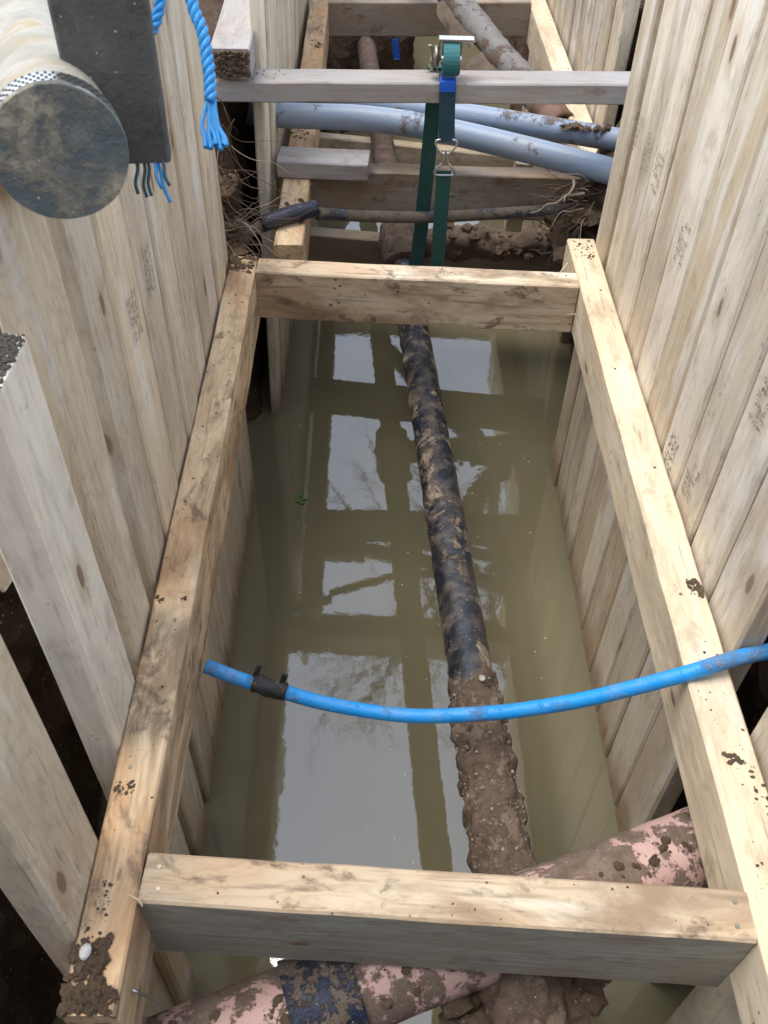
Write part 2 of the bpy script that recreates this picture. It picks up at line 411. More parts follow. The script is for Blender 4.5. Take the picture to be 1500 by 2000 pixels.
# ------------------------------------------------------------------ shoring walls: wall > plank > grade_stamp
def stamp(plank, X, Y, Z, side, seed):
    """illegible rubber-stamp rows: tiny ink strokes 0.6 mm proud of the board"""
    rnd = random.Random(seed); bm = bmesh.new(); nx = .0007 * side
    for row in range(3):
        for ch in range(6):
            if rnd.random() < .12: continue
            cy = (row - 1) * .021; cz = .042 - ch * .016 - row * .002
            for s in range(6):
                a, b = rnd.uniform(-.008, .008), rnd.uniform(-.006, .006)
                hw, hh = (rnd.uniform(.002, .005), .0008) if rnd.random() < .5 else (.0008, rnd.uniform(.002, .004))
                vv = [bm.verts.new((nx, cy + a + i * hw, cz + b + j * hh)) for i, j in ((-1, -1), (1, -1), (1, 1), (-1, 1))]
                bm.faces.new(vv)
    ot = finish(bm, 'grade_stamp', INK, None, Matrix.Translation((X, Y, Z)))
    ot.parent = plank; ot.matrix_parent_inverse = plank_world[plank.name].inverted()
plank_world = {}
def plank_wall(label, X, side, spans, zb=-.5, zt=1.87, T=.05, tops=None, mat=PLANK, lean=0, stamps=(), seed=0, jit=.003, group=None):
    """spans: list of (y_far, y_near); side = +1 when the face looks to +X"""
    rnd = random.Random(seed)
    root = empty('plank_wall', (X, spans[-1][1], zb), label, 'shoring wall', group)
    for i, (ya, yb) in enumerate(spans):
        yc = (ya + yb) / 2; W = (ya - yb) - rnd.uniform(.006, .011)
        xo = X - side * (T / 2 + abs(rnd.gauss(0, jit))); top = zt + rnd.uniform(-.035, .035)
        if tops and i in tops: top = tops[i]
        tw = rnd.gauss(0, .0025)
        p0 = Vector((xo, yc, zb)); p1 = Vector((xo + lean * (top - zb) + tw, yc + rnd.gauss(0, .002), top))
        M = frame(p0, p1, (side, 0, 0))
        o = finish(timber_bm((p1 - p0).length, W, T, .006, 6, .001, seed * 100 + i), 'plank', mat, root, M)
        plank_world[o.name] = M
        for (sy, sz) in stamps:
            if yb < sy < ya: stamp(o, X - side * 0 + side * .0012, sy, sz, side, int(sy * 1000))
    return root
LS = [2.385, 2.306, 2.163, 2.032, 1.896, 1.736, 1.597, 1.442, 1.283, 1.145]
plank_wall('long near wall of pale upright boards on the left side of the trench, behind the honey coloured beam',
           -.427, 1, list(zip(LS, LS[1:])) + [(1.108, .972)], stamps=[(1.367, 1.417), (1.512, 1.422)], seed=3, jit=.004)
RS = [2.53, 2.405, 2.282, 2.160, 2.041, 1.889, 1.743, 1.581, 1.444, 1.294, 1.145, .985]
plank_wall('long near wall of pale upright boards on the right side of the trench, with grey ink stamps',
           .677, -1, list(zip(RS, RS[1:])) + [(1.145 - .165, .955)][:0], zt=1.97,
           stamps=[(2.35, 1.348), (2.21, 1.355), (2.10, 1.358), (1.813, 1.334), (1.52, .975), (1.385, 1.02), (1.227, 1.355)], seed=5, jit=.003)
b2l = [2.805 + .15 * i + (.012 * math.sin(i * 5)) for i in range(17)][::-1]
plank_wall('far wall of upright boards at the top left beyond the cross beam with the strap', -.378, 1, list(zip(b2l, b2l[1:])),
           zt=1.75, seed=8, mat=PLANK, jit=.004, T=.034, lean=.025)
b2r = [3.32 + .145 * i + (.01 * math.sin(i * 3)) for i in range(14)][::-1]
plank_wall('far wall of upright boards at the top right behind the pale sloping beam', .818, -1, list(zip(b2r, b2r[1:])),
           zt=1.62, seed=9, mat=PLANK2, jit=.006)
def loose_plank(label, X, side, ya, yb, zt, T=.05, seed=0, mat=PLANK, zb=-.5, dx=0):
    o = timber('upright_plank', (X - side * T / 2, (ya + yb) / 2, zb), (X - side * T / 2 + dx, (ya + yb) / 2, zt), ya - yb, T, (side, 0, 0), mat, None, seed, ch=.007)
    return tag(o, label, 'plank')
loose_plank('short upright plank with a rough dark sawn top at the left edge', -.4262, 1, .930, .785, 1.685, T=.062, seed=31)
loose_plank('isolated upright plank lowest on the left, dark gaps on both sides of it', -.427, 1, .632, .470, 1.87, T=.058, seed=32)
loose_plank('upright plank cut off by the right edge, past the dark gap by the blue pipe', .682, -1, .845, .70, 1.95, T=.055, seed=33)
loose_plank('upright plank under the near strut at the bottom right corner behind the beam', .682, -1, .60, .42, 1.2, T=.055, seed=34)
loose_plank('short board end showing under the near strut at the bottom left by the pink pipe', -.40, 1, .70, .62, .72, T=.03, seed=35, zb=-.4)

rnd = random.Random(61)
tag(clumps('soil_crust', [((-.4572 + rnd.uniform(-.029, .029), .8575 + rnd.uniform(-.071, .071), 1.686 + rnd.uniform(-.002, .001)), rnd.uniform(.0015, .0042)) for _ in range(1100)],
    soil_mat('dark_top_dirt', (.17, .155, .13), (.09, .082, .07), (.36, .34, .30)), None, 5, 1), 'dark gritty dirt and splinters on the sawn top of the short left plank', 'soil', kind='stuff')
# ------------------------------------------------------------------ walers and struts
def T(name, label, cat, *a, **k):
    return tag(timber(name, *a, **k), label, cat)
T('waler_beam', 'long honey coloured muddy beam running down the left side of the near trench bay', 'timber beam',
  (-.386, 2.40, .85), (-.386, .372, .85), .078, .18, (0, 0, 1), WALER, None, 41, seg=16)
T('waler_beam', 'long pale clean beam spotted with mud running down the right side of the near bay', 'timber beam',
  (.632, 2.54, .8625), (.628, .18, .8625), .084, .155, (0, 0, 1), WALER2, None, 42, seg=16)
T('waler_beam', 'far left beam along the board wall, behind the first cross beams and littered with clods', 'timber beam',
  (-.284, 4.95, .86), (-.262, 2.47, .86), .088, .16, (0, 0, 1), WALER, None, 43, seg=14)
T('waler_beam', 'far right beam sloping away at the top right in front of the upright boards', 'timber beam',
  (.765, 4.95, .86), (.765, 3.08, .86), .085, .16, (0, 0, 1), WALER2, None, 44, seg=12)
T('cross_strut', 'nearest wide cross strut with a stained bright top and dark grey front face', 'timber strut',
  (-.345, .5665, .832), (.587, .5165, .832), .078, .214, (0, 0, 1), STRUT, None, 45, seg=12)
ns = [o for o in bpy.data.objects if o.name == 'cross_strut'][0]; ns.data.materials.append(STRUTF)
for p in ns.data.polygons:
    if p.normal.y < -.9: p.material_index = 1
T('cross_strut', 'cross strut in the middle of the picture with the straps going down behind it', 'timber strut',
  (-.345, 2.354, .8605), (.588, 2.304, .8605), .078, .158, (0, 0, 1), STRUT, None, 46, seg=12)
T('cross_strut', 'dark muddy cross strut behind the black cable duct with a pale top edge', 'timber strut',
  (-.236, 3.005, .857), (.70, 2.985, .857), .074, .160, (0, 0, 1), DIRTY, None, 47, seg=12)
T('cross_strut', 'low muddy strut under the dirt covered branch pipe, close to the water', 'timber strut',
  (-.30, 3.42, .39), (.80, 3.28, .39), .075, .16, (0, 0, 1), DIRTY, None, 48, seg=10)
T('cross_strut', 'furthest weathered cross strut at the top edge behind the broken pipe', 'timber strut',
  (-.24, 4.745, .865), (.722, 4.745, .885), .08, .15, (0, 0, 1), DIRTY, None, 49, seg=10)
T('cross_strut', 'small pale strut low down beyond the grey ducts crossing over the brown clay pipe', 'timber strut',
  (-.30, 4.30, .44), (.72, 4.10, .44), .06, .10, (0, 0, 1), PLANK2, None, 50, seg=8)
T('packing_block', 'short pale block lying on the far left beam above the dark muddy strut', 'timber block',
  (-.325, 2.955, .972), (-.025, 2.938, .972), .115, .058, (0, 0, 1), GREYW, None, 51, seg=5)
T('packing_block', 'small upright pale packer wedged at the right end of the dark muddy strut', 'timber block',
  (.505, 3.075, .68), (.515, 3.075, .935), .06, .05, (0, -1, 0), PLANK2, None, 52, seg=4)
T('cross_beam', 'grey weathered top cross beam that carries the green ratchet strap', 'timber beam',
  (-.52, 2.733, 1.300), (.80, 2.733, 1.318), .105, .058, (0, 0, 1), GREYW, None, 53, seg=12)
T('baulk', 'thick timber baulk with a soil caked end lying on the grey cross beam', 'timber',
  (-.412, 2.662, 1.386), (-.44, 4.3, 1.40), .112, .082, (0, 0, 1), GREYW, None, 54, seg=8)
T('raking_board', 'corner of a pale board slanting behind the short sawn plank at the left edge', 'timber',
  (-.545, .93, 1.27), (-.765, .815, 1.69), .12, .03, (.8, -.6, .2), PLANK, None, 55, seg=4)
rnd = random.Random(4)
tag(clumps('soil_crust', [((-.412 + rnd.uniform(-.05, .05), 2.659 + rnd.uniform(-.003, .002), 1.386 + rnd.uniform(-.034, .034)), rnd.uniform(.006, .011)) for _ in range(150)], CLOD, None, 5, 1),
    'brown soil caked on the sawn end of the baulk', 'soil', kind='stuff')

def nails(parent, pts):
    for p in pts:
        o = finish(tube_bm([Vector(p) + Vector((0, 0, -.004)), Vector(p) + Vector((0, 0, .0014))], .0036, seg=10), 'nail_head', DULLM)
        o.parent = parent; o.matrix_parent_inverse = parent.matrix_world.inverted()
struts = [o for o in bpy.data.objects if o.name.startswith('cross_strut')]
nails(struts[0], [(-.318, .548, .9385), (-.322, .582, .9385), (.560, .500, .9385), (.566, .536, .9385)])
nails(struts[1], [(-.318, 2.335, .939), (-.316, 2.370, .939), (.560, 2.290, .939), (.556, 2.325, .939)])
wal = [o for o in bpy.data.objects if o.name.startswith('waler_beam')]
nails(wal[0], [(-.40 + .025 * (k % 2), .75 + .31 * k, .9395) for k in range(5)])
nails(wal[1], [(.62 + .025 * (k % 2), .40 + .37 * k, .9395) for k in range(6)])
# ------------------------------------------------------------------ pipes
def straight(a, b, n): return [Vector(a).lerp(Vector(b), k / n) for k in range(n + 1)]
# main black pipe (hangs from the strap)
A, B = Vector((.2522, .9, .608)), Vector((.1285, 2.7, .548)); dv = (B - A) / 1.8
def mp(y): return A + dv * (y - .9)
mainp = empty('drain_pipe', mp(1.5), 'long black mud spattered pipe running down the middle of the trench above the water', 'pipe')
tube('pipe_run', straight(mp(.95), mp(3.12), 120), .0515, BLACKP, mainp, n=0, seg=28, bumpy=.0035, bscale=22)
def cr(t):
    return .050 + .009 * sstep(0, .12, 1 - t) + .008 * sstep(.3, 1, 1 - t)
tag(tube('clay_crust', straight(mp(.30), mp(1.19), 130), cr, CLAYCOAT, mainp, n=0, seg=64, bumpy=.012, bscale=27, seed=3), 'lumpy brown clay and gravel crust round the near end')
rnd = random.Random(12); pts = []
for _ in range(520):
    y = rnd.uniform(.62, 1.14); a = rnd.uniform(-.3, PI + .3); c = mp(y); t = 1 - (y - .30) / .89
    rr = .050 + .009 * sstep(0, .12, t) + .008 * sstep(.3, 1, t)
    pts.append((c + Vector((math.cos(a) * rr, 0, math.sin(a) * rr)), rnd.choice([.0007, .0009, .001, .0012, .0015, .002, .0035])))
clumps('gravel', pts, flat('mixed_gravel', (.30, .235, .175), .8, nscale=60, var=.95), mainp, 3, 1)['kind'] = 'stuff'
tube('clay_pipe_run', straight(mp(3.1), mp(5.6), 50), .052, CLAYP, mainp, n=0, seg=24, bumpy=.008, bscale=15)
tube('collar', straight(mp(3.02), mp(3.30), 24), lambda t: .072 + .01 * math.sin(t * PI), CLAYP, mainp, n=0, seg=30, bumpy=.016, bscale=16)
c = mp(1.135) + Vector((.012, -.012, .058))
tube('ring_nut', [c, c + Vector((.0, -.005, .009))], .0078, DULLM, mainp, n=0, seg=16, hollow=.0022)
tag(tube('branch_pipe', [(.14, 3.20, .55), (.30, 3.20, .545), (.50, 3.22, .54), (.86, 3.26, .53)], .056, CLAYP, None, seg=28, bumpy=.02, bscale=14, n=24),
    'dirt covered branch pipe running right from the collar behind the middle strut', 'pipe')
rnd = random.Random(77)
tag(clumps('soil_clods', [((rnd.uniform(.22, .75), 3.19 + rnd.uniform(-.05, .04), .56 + rnd.uniform(-.05, .055)), rnd.uniform(.008, .026)) for _ in range(45)], CLOD, None, 9, 2),
    'loose soil clods stuck on the branch pipe', 'soil', kind='stuff')

pk = empty('drain_pipe', (.1, .52, .65), 'thick pink clay pipe with mud patches crossing under the nearest strut', 'pipe')
def kp(x): return Vector((x, .507 + .355 * x, .632 + .085 * x))
tube('pipe_run', straight(kp(-.62), kp(.95), 60), .077, PINKP, pk, n=0, seg=40, bumpy=.002, bscale=20)
tag(tube('coupling_band', straight(kp(-.125), kp(-.012), 12), lambda t: .081 + (.004 if t < .12 or t > .88 else 0), BLUEBAND, pk, n=0, seg=40), 'dark blue coupling band caked with mud')
rnd = random.Random(5); pts = []
for _ in range(260):
    x = rnd.choice([rnd.uniform(-.42, -.12), rnd.uniform(-.42, .1), rnd.uniform(.25, .72)]); c = kp(x)
    if abs(noise.noise(Vector((x * 9, 0, 3)))) < .05: continue
    a = rnd.gauss(PI * .62, .45)
    pts.append((c + Vector((0, math.cos(a), math.sin(a))) * .077, rnd.choice([.002, .003, .005, .009])))
clumps('mud_lumps', pts, CLOD, pk, 6, 1, squash=(1.3, 1.1, .6))['kind'] = 'stuff'
rnd = random.Random(15); pts = []
for _ in range(95):
    x = rnd.uniform(.15, .41); y = .47 + (x - .1) * .22 + rnd.gauss(0, .045)
    pts.append(((x, y, .60 + rnd.uniform(-.05, .03)), rnd.uniform(.012, .036)))
tag(clumps('clay_heap', pts, CLOD, None, 8, 2, rough=.6), 'heap of wet clay lumps over the pipe ends at the bottom edge', 'soil', kind='stuff')

tag(tube('duct', [(-.62, 3.14, 1.07), (-.305, 3.08, 1.075), (-.05, 3.045, 1.085), (.193, 2.99, 1.078), (.48, 2.87, 1.068), (.744, 2.735, 1.06), (.95, 2.62, 1.05)], .0405, DUCT, None, seg=32),
    'front grey blue duct bending across the trench below the top cross beam', 'duct')
tag(tube('duct', [(-.60, 3.30, 1.05), (-.25, 3.23, 1.08), (-.029, 3.165, 1.088), (.35, 3.075, 1.083), (.806, 2.945, 1.07), (1.0, 2.88, 1.06)], .037, DUCT, None, seg=32),
    'rear grey blue duct partly hidden behind the top cross beam', 'duct')
cd = empty('cable_duct', (.2, 2.74, .9), 'thin slate black duct with a thicker sleeve crossing between the two strap legs', 'duct')
tube('duct_run', [(-.19, 2.655, .946), (.0, 2.70, .915), (.193, 2.735, .899), (.42, 2.735, .917), (.605, 2.735, .931), (.85, 2.735, .94)], .0185, THINP, cd, seg=20, n=12)
tube('sleeve', [(-.352, 2.555, .958), (-.27, 2.60, .968), (-.185, 2.64, .972)], .0255, SLEEVE, cd, seg=24, n=6, hollow=.004)
tube('duct_tail', [(-.62, 2.45, .86), (-.47, 2.50, .905), (-.345, 2.56, .955)], .017, THINP, cd, seg=18, n=6, bumpy=.004)
bk = empty('broken_pipe', (.5, 4.0, 1.0), 'pale crusted broken pipe slanting down at the top right with torn wrapping', 'pipe')
p0, p1 = Vector((.275, 4.46, 1.10)), Vector((.695, 3.47, .90))
tube('pipe_run', straight(p0 + (p0 - p1) * .6, p1, 70), .056, BROKEN, bk, n=0, seg=26, bumpy=.010, bscale=14, hollow=.012)
tube('broken_collar', straight(p1 + (p0 - p1) * .11, p1 + (p1 - p0) * .02, 10), .066, flat('red_brown_ware', (.17, .09, .06), .7, var=.5), bk, n=0, seg=24, bumpy=.01, hollow=.012)
def flap(name, base, w, h, seed):
    rnd = random.Random(seed); bm = bmesh.new(); n = 9; g = []
    for i in range(n):
        r = []
        for j in range(5):
            u, v = i / (n - 1), j / 4
            e = rnd.uniform(.7, 1.15) if j == 4 else 1
            q = Vector(base) + (p1 - p0).normalized() * (u - .5) * w + Vector((-.85, -.2, -.45)) * h * v * e + Vector((0, 0, 1)) * (.02 * math.sin(u * 7 + seed) * v - .03 * v * v)
            r.append(bm.verts.new(q))
        g.append(r)
    for a, b in zip(g, g[1:]):
        for j in range(4): bm.faces.new((a[j], a[j + 1], b[j + 1], b[j]))
    ext = bmesh.ops.solidify(bm, geom=bm.faces[:], thickness=.0025)
    finish(bm, name, PEEL, bk)
flap('torn_wrap', p0.lerp(p1, .30) + Vector((-.045, 0, .01)), .34, .06, 1)
flap('torn_wrap', p0.lerp(p1, .58) + Vector((-.045, 0, .0)), .16, .13, 2)

bl = empty('water_pipe', (.1, 1.0, .7), 'bright blue bent water pipe lying over the right beam and crossing above the water', 'pipe')
bp = [(-.334, 1.062, .782), (-.262, 1.040, .769), (-.194, 1.022, .762), (-.073, 1.004, .734), (.084, .985, .727), (.236, .972, .761), (.333, .964, .797), (.424, .955, .846), (.510, .948, .902), (.591, .946, .951), (.680, .965, .973), (.80, .99, .976), (1.0, 1.02, .98)]
tube('pipe_run', bp, .0150, BLUEP, bl, seg=24, n=12, hollow=.003)
tube('tape_wrap', [(-.236, 1.033, .768), (-.205, 1.025, .763), (-.168, 1.018, .757)], .0185, TAPE, bl, seg=22, n=6, bumpy=.003, bscale=60)
timber('tape_tab', (-.232, 1.040, .780), (-.222, 1.050, .806), .011, .004, (0, -1, 0), TAPE, bl, 1, ch=.001, wob=.0003, seg=2)
timber('tape_tab', (-.178, 1.028, .770), (-.170, 1.036, .796), .011, .006, (0, -1, 0), TAPE, bl, 2, ch=.001, wob=.0003, seg=2)

# ------------------------------------------------------------------ ratchet strap round the top beam
st = empty('ratchet_strap', (.2, 2.73, 1.35), 'green ratchet strap looped round the grey cross beam and down to the black pipe', 'strap')
def ribbon(name, pts, w, mat, parent, th=.0022, n=6):
    P = catmull(pts, n); bm = bmesh.new(); rows = []
    for i, p in enumerate(P):
        d = (P[min(i + 1, len(P) - 1)] - P[max(i - 1, 0)]).normalized()
        s = Vector((1, 0, 0)); s = (s - d * s.dot(d)).normalized(); nn = d.cross(s)
        rows.append([bm.verts.new(p + s * a * w / 2 + nn * b * th / 2) for a, b in ((-1, -1), (1, -1), (1, 1), (-1, 1))])
    for a, b in zip(rows, rows[1:]):
        for j in range(4): bm.faces.new((a[j], a[(j + 1) % 4], b[(j + 1) % 4], b[j]))
    bm.faces.new(rows[0]); bm.faces.new(rows[-1][::-1]); bmesh.ops.recalc_face_normals(bm, faces=bm.faces)
    return finish(bm, name, mat, parent)
by0 = 2.6785
tag(ribbon('upper_strap', [(.200, 2.735, 1.3475), (.200, 2.695, 1.3475), (.2005, by0, 1.343), (.201, by0 - .002, 1.33), (.204, by0 - .004, 1.25), (.209, by0 - .006, 1.175)], .047, WEBN, st, n=4), 'navy front leg above the hook')
ribbon('blue_label', [(.200, 2.70, 1.3505), (.200, by0 - .002, 1.3475), (.2003, by0 - .006, 1.336), (.2005, by0 - .0065, 1.318)], .045, LABELB, st, th=.001, n=3)
ribbon('lower_strap', [(.206, 2.672, 1.085), (.2065, 2.674, .95), (.2065, 2.68, .75), (.20, 2.69, .56), (.165, 2.715, .497), (.12, 2.72, .490), (.08, 2.74, .52)], .045, WEB, st)
tag(ribbon('back_strap', [(.170, 2.76, 1.352), (.170, 2.79, 1.345), (.170, 2.795, 1.27), (.165, 2.796, 1.1), (.143, 2.795, .70), (.100, 2.775, .55), (.085, 2.76, .50)], .047, WEB, st), 'dark green rear leg')
# reel of spare strap with the ratchet beside it
rc = Vector((.206, 2.700, 1.398)); bm = bmesh.new()
sp = [rc + Vector((0, math.cos(a) * (.016 + .0045 * a / 6.283), math.sin(a) * (.016 + .0045 * a / 6.283))) for a in [k * .26 for k in range(150)]]
ribbon('strap_reel', sp, .046, WEBL, st, th=.0034, n=1)
tube('spindle', [rc + Vector((-.045, 0, 0)), rc + Vector((.030, 0, 0))], .009, METAL, st, n=0, seg=12)
timber('handle', rc + Vector((-.035, .012, .050)), rc + Vector((.062, .010, .050)), .028, .009, (0, 0, 1), METAL, st, 3, ch=.002, wob=0, seg=2)
for dx in (-.034, .029):
    timber('side_plate', rc + Vector((dx, .02, .048)), rc + Vector((dx, .035, -.045)), .034, .003, (1, 0, 0), DULLM, st, 4, ch=.001, wob=0, seg=2)
tube('ratchet_wheel', [rc + Vector((-.047, .006, .006)), rc + Vector((-.038, .006, .006))], .026, DULLM, st, n=0, seg=9, bumpy=.006, bscale=50)
tube('ratchet_wheel', [rc + Vector((-.057, .022, -.012)), rc + Vector((-.038, .022, -.012))], .017, DULLM, st, n=0, seg=8, bumpy=.004, bscale=50)
timber('pawl', rc + Vector((-.060, .02, .03)), rc + Vector((-.050, .01, -.035)), .022, .006, (1, .3, 0), DULLM, st, 5, ch=.001, wob=.001, seg=3)
hk = Vector((.2075, 2.670, 1.13))
def wire(pts): tube('hook_wire', [hk + Vector(p) for p in pts], .0034, METAL, st, n=6, seg=10)
wire([(-.018, .0, .052), (-.030, -.002, .048), (-.030, -.003, .034), (-.013, -.004, .012), (-.0065, -.004, .004), (-.0065, -.004, -.016)])
wire([(.018, .0, .052), (.030, -.002, .048), (.030, -.003, .034), (.013, -.004, .012), (.0065, -.004, .004), (.0065, -.004, -.016)])
wire([(-.0065, -.007, .016), (-.0065, -.007, -.012), (-.018, -.007, -.028), (-.030, -.004, -.044), (-.028, -.002, -.056), (0, -.001, -.058), (.028, -.002, -.056), (.030, -.004, -.044), (.018, -.007, -.028), (.0065, -.007, -.012), (.0065, -.007, .016)])

# ------------------------------------------------------------------ log, dark board and rope close to the camera at top left
lg = empty('log_post', (-.33, .93, 1.91), 'thick pale peeled log with a dark blotched end and a perforated metal rim', 'log')
lc = Vector((-.332, .931, 1.913))
ax = Vector((-.33, .94, -.09)).normalized()
LOG_AX = ax
tube('log_body', straight(lc + ax * .02, lc + ax * 1.5, 40), .064, LOGM, lg, n=0, seg=48, bumpy=.0015, bscale=14)
tube('metal_rim', straight(lc - ax * .0, lc + ax * .042, 6), .0700, METAL, lg, n=0, seg=64)
tube('end_plug', straight(lc - ax * .004, lc + ax * .01, 4), lambda t: .0690 + .0015 * math.sin(t * PI), LOGEND, lg, n=0, seg=64, bumpy=.0012, bscale=30)
bm = bmesh.new(); u = ax.cross(Vector((0, 0, 1))).normalized(); v = u.cross(ax)
for k in range(56):
    for r_ in range(4):
        a = 2 * PI * (k + .5 * (r_ % 2)) / 56; d = u * math.cos(a) + v * math.sin(a); tt = (-u * math.sin(a) + v * math.cos(a))
        c = lc + ax * (.010 + .009 * r_) + d * .0706
        bm.faces.new([bm.verts.new(c + tt * .0021 * math.cos(q) + ax * .0032 * math.sin(q)) for q in [i * PI / 3 for i in range(6)]])
finish(bm, 'rim_holes', HOLE, lg)['kind'] = 'stuff'
T('hanging_board', 'dark grey weathered board hanging beside the pale log at the top left', 'timber',
  (-.303, 1.075, 1.842), (-.303, 1.10, 2.6), .105, .03, (.12, -1, 0), DARKB, None, 61, seg=24, wob=.0003)

rp = empty('rope', (-.22, 1.2, 1.9), 'bright blue rope with a frayed end hanging in front of the left board wall', 'rope')
def rope(pts, r, parent, mat=ROPE, strands=3, pitch=.035):
    P = catmull(pts, 14); L = 0
    for s in range(strands):
        out = []; L = 0; uu = Vector((1, 0, 0))
        for i, p in enumerate(P):
            d = (P[min(i + 1, len(P) - 1)] - P[max(i - 1, 0)]).normalized(); uu = (uu - d * uu.dot(d)).normalized(); vv = d.cross(uu)
            if i: L += (P[i] - P[i - 1]).length
            a = 2 * PI * (L / pitch + s / strands); out.append(p + (uu * math.cos(a) + vv * math.sin(a)) * r)
        tube('strand', out, r * 1.02, mat, parent, n=0, seg=8)
rope([(-.262, 1.33, 2.05), (-.2385, 1.268, 1.962), (-.224, 1.24, 1.935), (-.215, 1.205, 1.900), (-.212, 1.175, 1.872)], .0042, rp)
rnd = random.Random(3)
for k in range(9):
    s = (k - 4) / 4; e = Vector((-.204 + s * .013, 1.132 + rnd.uniform(-.004, .004), 1.832 + rnd.uniform(-.002, .004)))
    m = Vector((-.212 + s * .010 + rnd.uniform(-.003, .003), 1.155, 1.852))
    tube('frayed_yarn', [(-.212 + s * .004, 1.178, 1.875), m, e.lerp(m, .4) + Vector((rnd.uniform(-.003, .003), 0, 0)), e], lambda t: .0024 + .0008 * t, ROPE, rp, n=5, seg=6)
lp = empty('rope_loop', (-.29, 1.25, 1.96), 'small blue rope loop beside the dark hanging board at the very top', 'rope')
rope([(-.292, 1.262, 2.02), (-.309, 1.262, 1.968), (-.305, 1.24, 1.940), (-.296, 1.238, 1.928), (-.283, 1.25, 1.943), (-.277, 1.268, 1.972), (-.290, 1.285, 2.01)], .0038, lp)
ts = empty('rope_tassel', (-.27, 1.07, 1.84), 'dark teal and blue rope strands dangling under the dark hanging board', 'rope')
for k, (x, dx, l, m) in enumerate([(-.292, .002, .038, ROPED), (-.284, .004, .042, ROPED), (-.279, .005, .040, ROPED), (-.272, .012, .030, ROPE), (-.268, .016, .048, ROPE), (-.262, .012, .026, ROPED)]):
    tube('strand', [(x, 1.07, 1.85), (x + dx * .2 + .002, 1.064, 1.85 - l * .35), (x + dx * .7 - .002, 1.052, 1.85 - l * .7), (x + dx, 1.045, 1.85 - l)], .0022, m, ts, n=5, seg=7)

# ------------------------------------------------------------------ roots, clods, small bits
def roots(label, spec, seed):
    rnd = random.Random(seed); root = empty('exposed_roots', spec[0][0], label, 'roots')
    for (o, d, L, r, n, pale) in spec:
        for k in range(n):
            p = Vector(o) + Vector([rnd.gauss(0, .03) for _ in range(3)]); dd = (Vector(d) + Vector([rnd.gauss(0, .45) for _ in range(3)])).normalized()
            pts = [p]; ll = L * rnd.uniform(.5, 1.15)
            for s in range(6):
                dd = (dd + Vector([rnd.gauss(0, .28) for _ in range(3)]) + Vector((0, 0, -.06))).normalized(); p = p + dd * ll / 6; pts.append(p)
            rr = r * rnd.uniform(.5, 1.2)
            tube('root', pts, lambda t, rr=rr: rr * (1 - .75 * t), ROOTP if (pale and rnd.random() < pale) else ROOT, root, n=3, seg=6)
roots('tangle of thin brown roots hanging from the soil behind the middle strut on the left',
      [((-.47, 2.50, 1.15), (.5, .0, -.9), .28, .0022, 26, .15), ((-.44, 2.48, .98), (.9, .1, -.25), .26, .0022, 24, .3), ((-.45, 2.5, 1.3), (.4, 0, -1), .28, .0018, 12, .1),
       ((-.42, 2.5, .96), (.95, .05, -.32), .30, .0042, 3, .4)], 2)
roots('tangle of roots hanging from the soil under the grey ducts on the right',
      [((.68, 2.72, .98), (-.95, -.1, -.12), .22, .0026, 26, .3), ((.66, 2.75, .90), (-.5, -.1, -.8), .20, .0022, 26, .12), ((.66, 2.72, 1.0), (-.96, -.15, .0), .24, .0048, 4, .6),
       ((.64, 2.78, .80), (-.3, -.1, -.9), .16, .002, 20, .1)], 3)
def heap(name, label, boxes, seed, sub=2, rough=.8, flat_=1):
    rnd = random.Random(seed); pts = []
    for (x0, x1, y0, y1, z, n, r0, r1) in boxes:
        for _ in range(n):
            r = r0 + (r1 - r0) * rnd.random() ** 2.5
            pts.append(((rnd.uniform(x0, x1), rnd.uniform(y0, y1), z + r * .15 * flat_), r))
    return tag(clumps(name, pts, CLOD, None, seed, sub, rough=rough, squash=(1.25, .9, .45 * flat_ )), label, 'soil', kind='stuff')
heap('soil_clods', 'wet clay clods at the near end of the left beam', [(-.423, -.375, .375, .475, .942, 150, .002, .009), (-.42, -.35, .375, .41, .94, 110, .002, .008), (-.42, -.385, .47, .56, .94, 26, .0008, .003)], 1, flat_=1.5)
heap('soil_clods', 'crumbs and clods of soil on the top faces of the left near beam',
     [(-.42, -.35, .6, 2.3, .94, 60, .0006, .002), (-.42, -.405, 1.10, 1.12, .94, 14, .001, .004), (-.37, -.36, 1.105, 1.115, .94, 8, .001, .004), (-.42, -.385, .70, .725, .94, 22, .0008, .0035), (-.425, -.355, 2.30, 2.40, .94, 70, .002, .010)], 2)
heap('soil_clods', 'mud splats and crumbs on the top face of the right near beam',
     [(.60, .665, .25, 1.0, .94, 60, .0007, .0026), (.64, .665, 1.135, 1.18, .94, 60, .0015, .006), (.612, .64, .765, .785, .94, 12, .003, .007), (.645, .668, .69, .84, .94, 14, .001, .0045), (.60, .66, 2.42, 2.53, .94, 40, .001, .005)], 3)
heap('soil_clods', 'crumbs of soil on the top of the nearest strut', [(-.30, .55, .50, .57, .939, 30, .0006, .002)], 4)
heap('soil_clods', 'clods of soil on the far left beam by the short block', [(-.30, -.22, 2.60, 2.76, .94, 26, .002, .010), (-.31, -.25, 3.2, 3.55, .94, 60, .003, .012), (-.30, -.25, 4.1, 4.2, .94, 10, .003, .009)], 5)
heap('soil_clods', 'crumbs on the grey top cross beam', [(-.40, -.15, 2.70, 2.78, 1.332, 40, .001, .004), (.1, .5, 2.70, 2.78, 1.338, 10, .001, .004)], 6, 1)
heap('soil_clods', 'clods of soil lying on the rear grey blue duct at the right', [(.60, .76, 2.93, 2.98, 1.105, 26, .006, .02), (.5, .72, 2.86, 2.92, 1.03, 20, .004, .018)], 7)
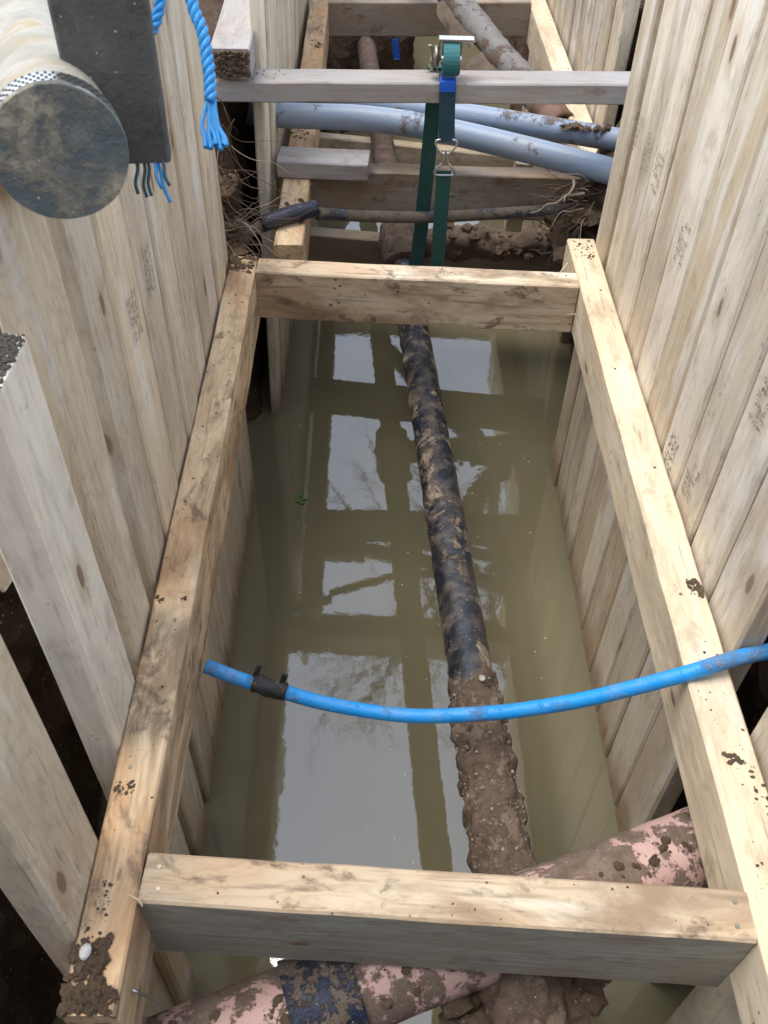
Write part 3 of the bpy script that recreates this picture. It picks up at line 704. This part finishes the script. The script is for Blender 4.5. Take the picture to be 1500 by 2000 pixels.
heap('soil_clods', 'lumps of soil slumped behind the middle strut on the left', [(-.52, -.40, 2.42, 2.62, .92, 90, .008, .032), (-.47, -.42, 2.45, 2.55, 1.1, 60, .006, .022)], 8, flat_=1.6)
heap('soil_clods', 'lumps of soil slumped under the ducts on the right', [(.62, .76, 2.62, 2.9, .80, 90, .01, .045), (.63, .76, 2.66, 2.85, .93, 60, .008, .03), (.64, .76, 2.58, 2.7, .7, 60, .01, .04)], 9, flat_=1.6)
heap('soil_clods', 'dark stones and soil beside the water beyond the far left beam', [(-.33, -.12, 4.9, 5.6, .02, 120, .01, .05)], 10)
tag(clumps('pebble', [((-.404, .452, .953), .0105)], STONE, None, 4, 3, squash=(1.1, .8, .7), rough=.15), 'white flint pebble sitting in the clay on the end of the left beam', 'stone')
o = tube('nail', [(-.346, .425, .872), (-.318, .422, .833), (-.310, .421, .822)], .0022, METAL, None, n=4, seg=8); tag(o, 'bent steel nail sticking out of the near end of the left beam', 'nail')
tag(tube('straw', [(-.36, .535, .951), (-.343, .528, .947), (-.336, .520, .944)], .0011, STRAW, None, n=3, seg=6), 'pale splinter lying at the left corner of the nearest strut', 'splinter')
tag(tube('straw', [(.505, 2.27, .955), (.53, 2.29, .972), (.55, 2.31, .99)], .0015, STRAW, None, n=3, seg=6), 'thin pale straw standing on the right half of the middle strut', 'splinter')
tag(tube('straw', [(.563, 2.265, .845), (.585, 2.26, .852), (.603, 2.258, .850)], .0016, STRAW, None, n=3, seg=6), 'pale splinter poking out at the right end joint of the middle strut', 'splinter')
bm = bmesh.new(); rnd = random.Random(9)
for k in range(7):
    a = rnd.uniform(0, 6.28); c = Vector((-.255 + rnd.uniform(-.022, .022), 2.33 + rnd.uniform(-.03, .03), .003)); d = Vector((math.cos(a), math.sin(a), 0)); e = Vector((-d.y, d.x, 0)); l = rnd.uniform(.010, .018)
    bm.faces.new([bm.verts.new(c + d * x * l + e * y * l + Vector((0, 0, z))) for x, y, z in ((-1, 0, 0), (-.3, .4, .002), (.4, .35, .003), (1, 0, .001), (.4, -.35, .001), (-.3, -.4, .001))])
tag(finish(bm, 'leaf_sprig', LEAF), 'small green leaves floating on the water left of the black pipe', 'leaves')
tag(timber('hanging_tag', (.082, 4.69, .79), (.092, 4.69, .70), .03, .012, (0, -1, 0), LABELB, None, 3, ch=.002, seg=2), 'small dark blue tag hanging under the furthest strut', 'tag')
rnd = random.Random(21)
tag(clumps('water_scum', [((rnd.uniform(-.35, .6), rnd.uniform(.7, 3.2), .0), rnd.uniform(.0008, .0026)) for _ in range(80)], STRAW, None, 4, 1, squash=(1.4, 1, .3)), 'tiny pale specks floating on the murky water', 'debris', kind='stuff')

# ------------------------------------------------------------------ bare tree whose branches show only in the reflection
def tree(base, height, seed, label):
    rnd = random.Random(seed); root = empty('bare_tree', base, label, 'tree')
    tb = bmesh.new(); bb = bmesh.new()
    def grow(bm, p, d, L, r, depth):
        pts = [p]
        for s in range(4):
            d = (d + Vector([rnd.gauss(0, .13) for _ in range(3)]) + Vector((0, 0, .03))).normalized(); p = p + d * L / 4; pts.append(p)
        tube_bm(pts, lambda t: r * (1 - .45 * t), seg=7 if depth > 2 else 4, bm=bm)
        if depth == 0: return
        for k in range(rnd.choice([3, 4])):
            q = pts[rnd.choice([2, 3, 4])]; nd = (d + Vector([rnd.gauss(0, .62) for _ in range(3)])).normalized()
            grow(bb, q, nd, L * rnd.uniform(.55, .78), r * .52, depth - 1)
    grow(tb, Vector(base), Vector((-.30, -.1, 1)).normalized(), height * .33, .13, 5)
    finish(tb, 'trunk', BARK, root); finish(bb, 'crown', BARK, root)
tree((2.3, 6.6, 1.25), 8, 11, 'bare leafless tree behind the right bank, seen only mirrored in the water')

for o in bpy.data.objects:
    if '_w' in o: del o['_w']
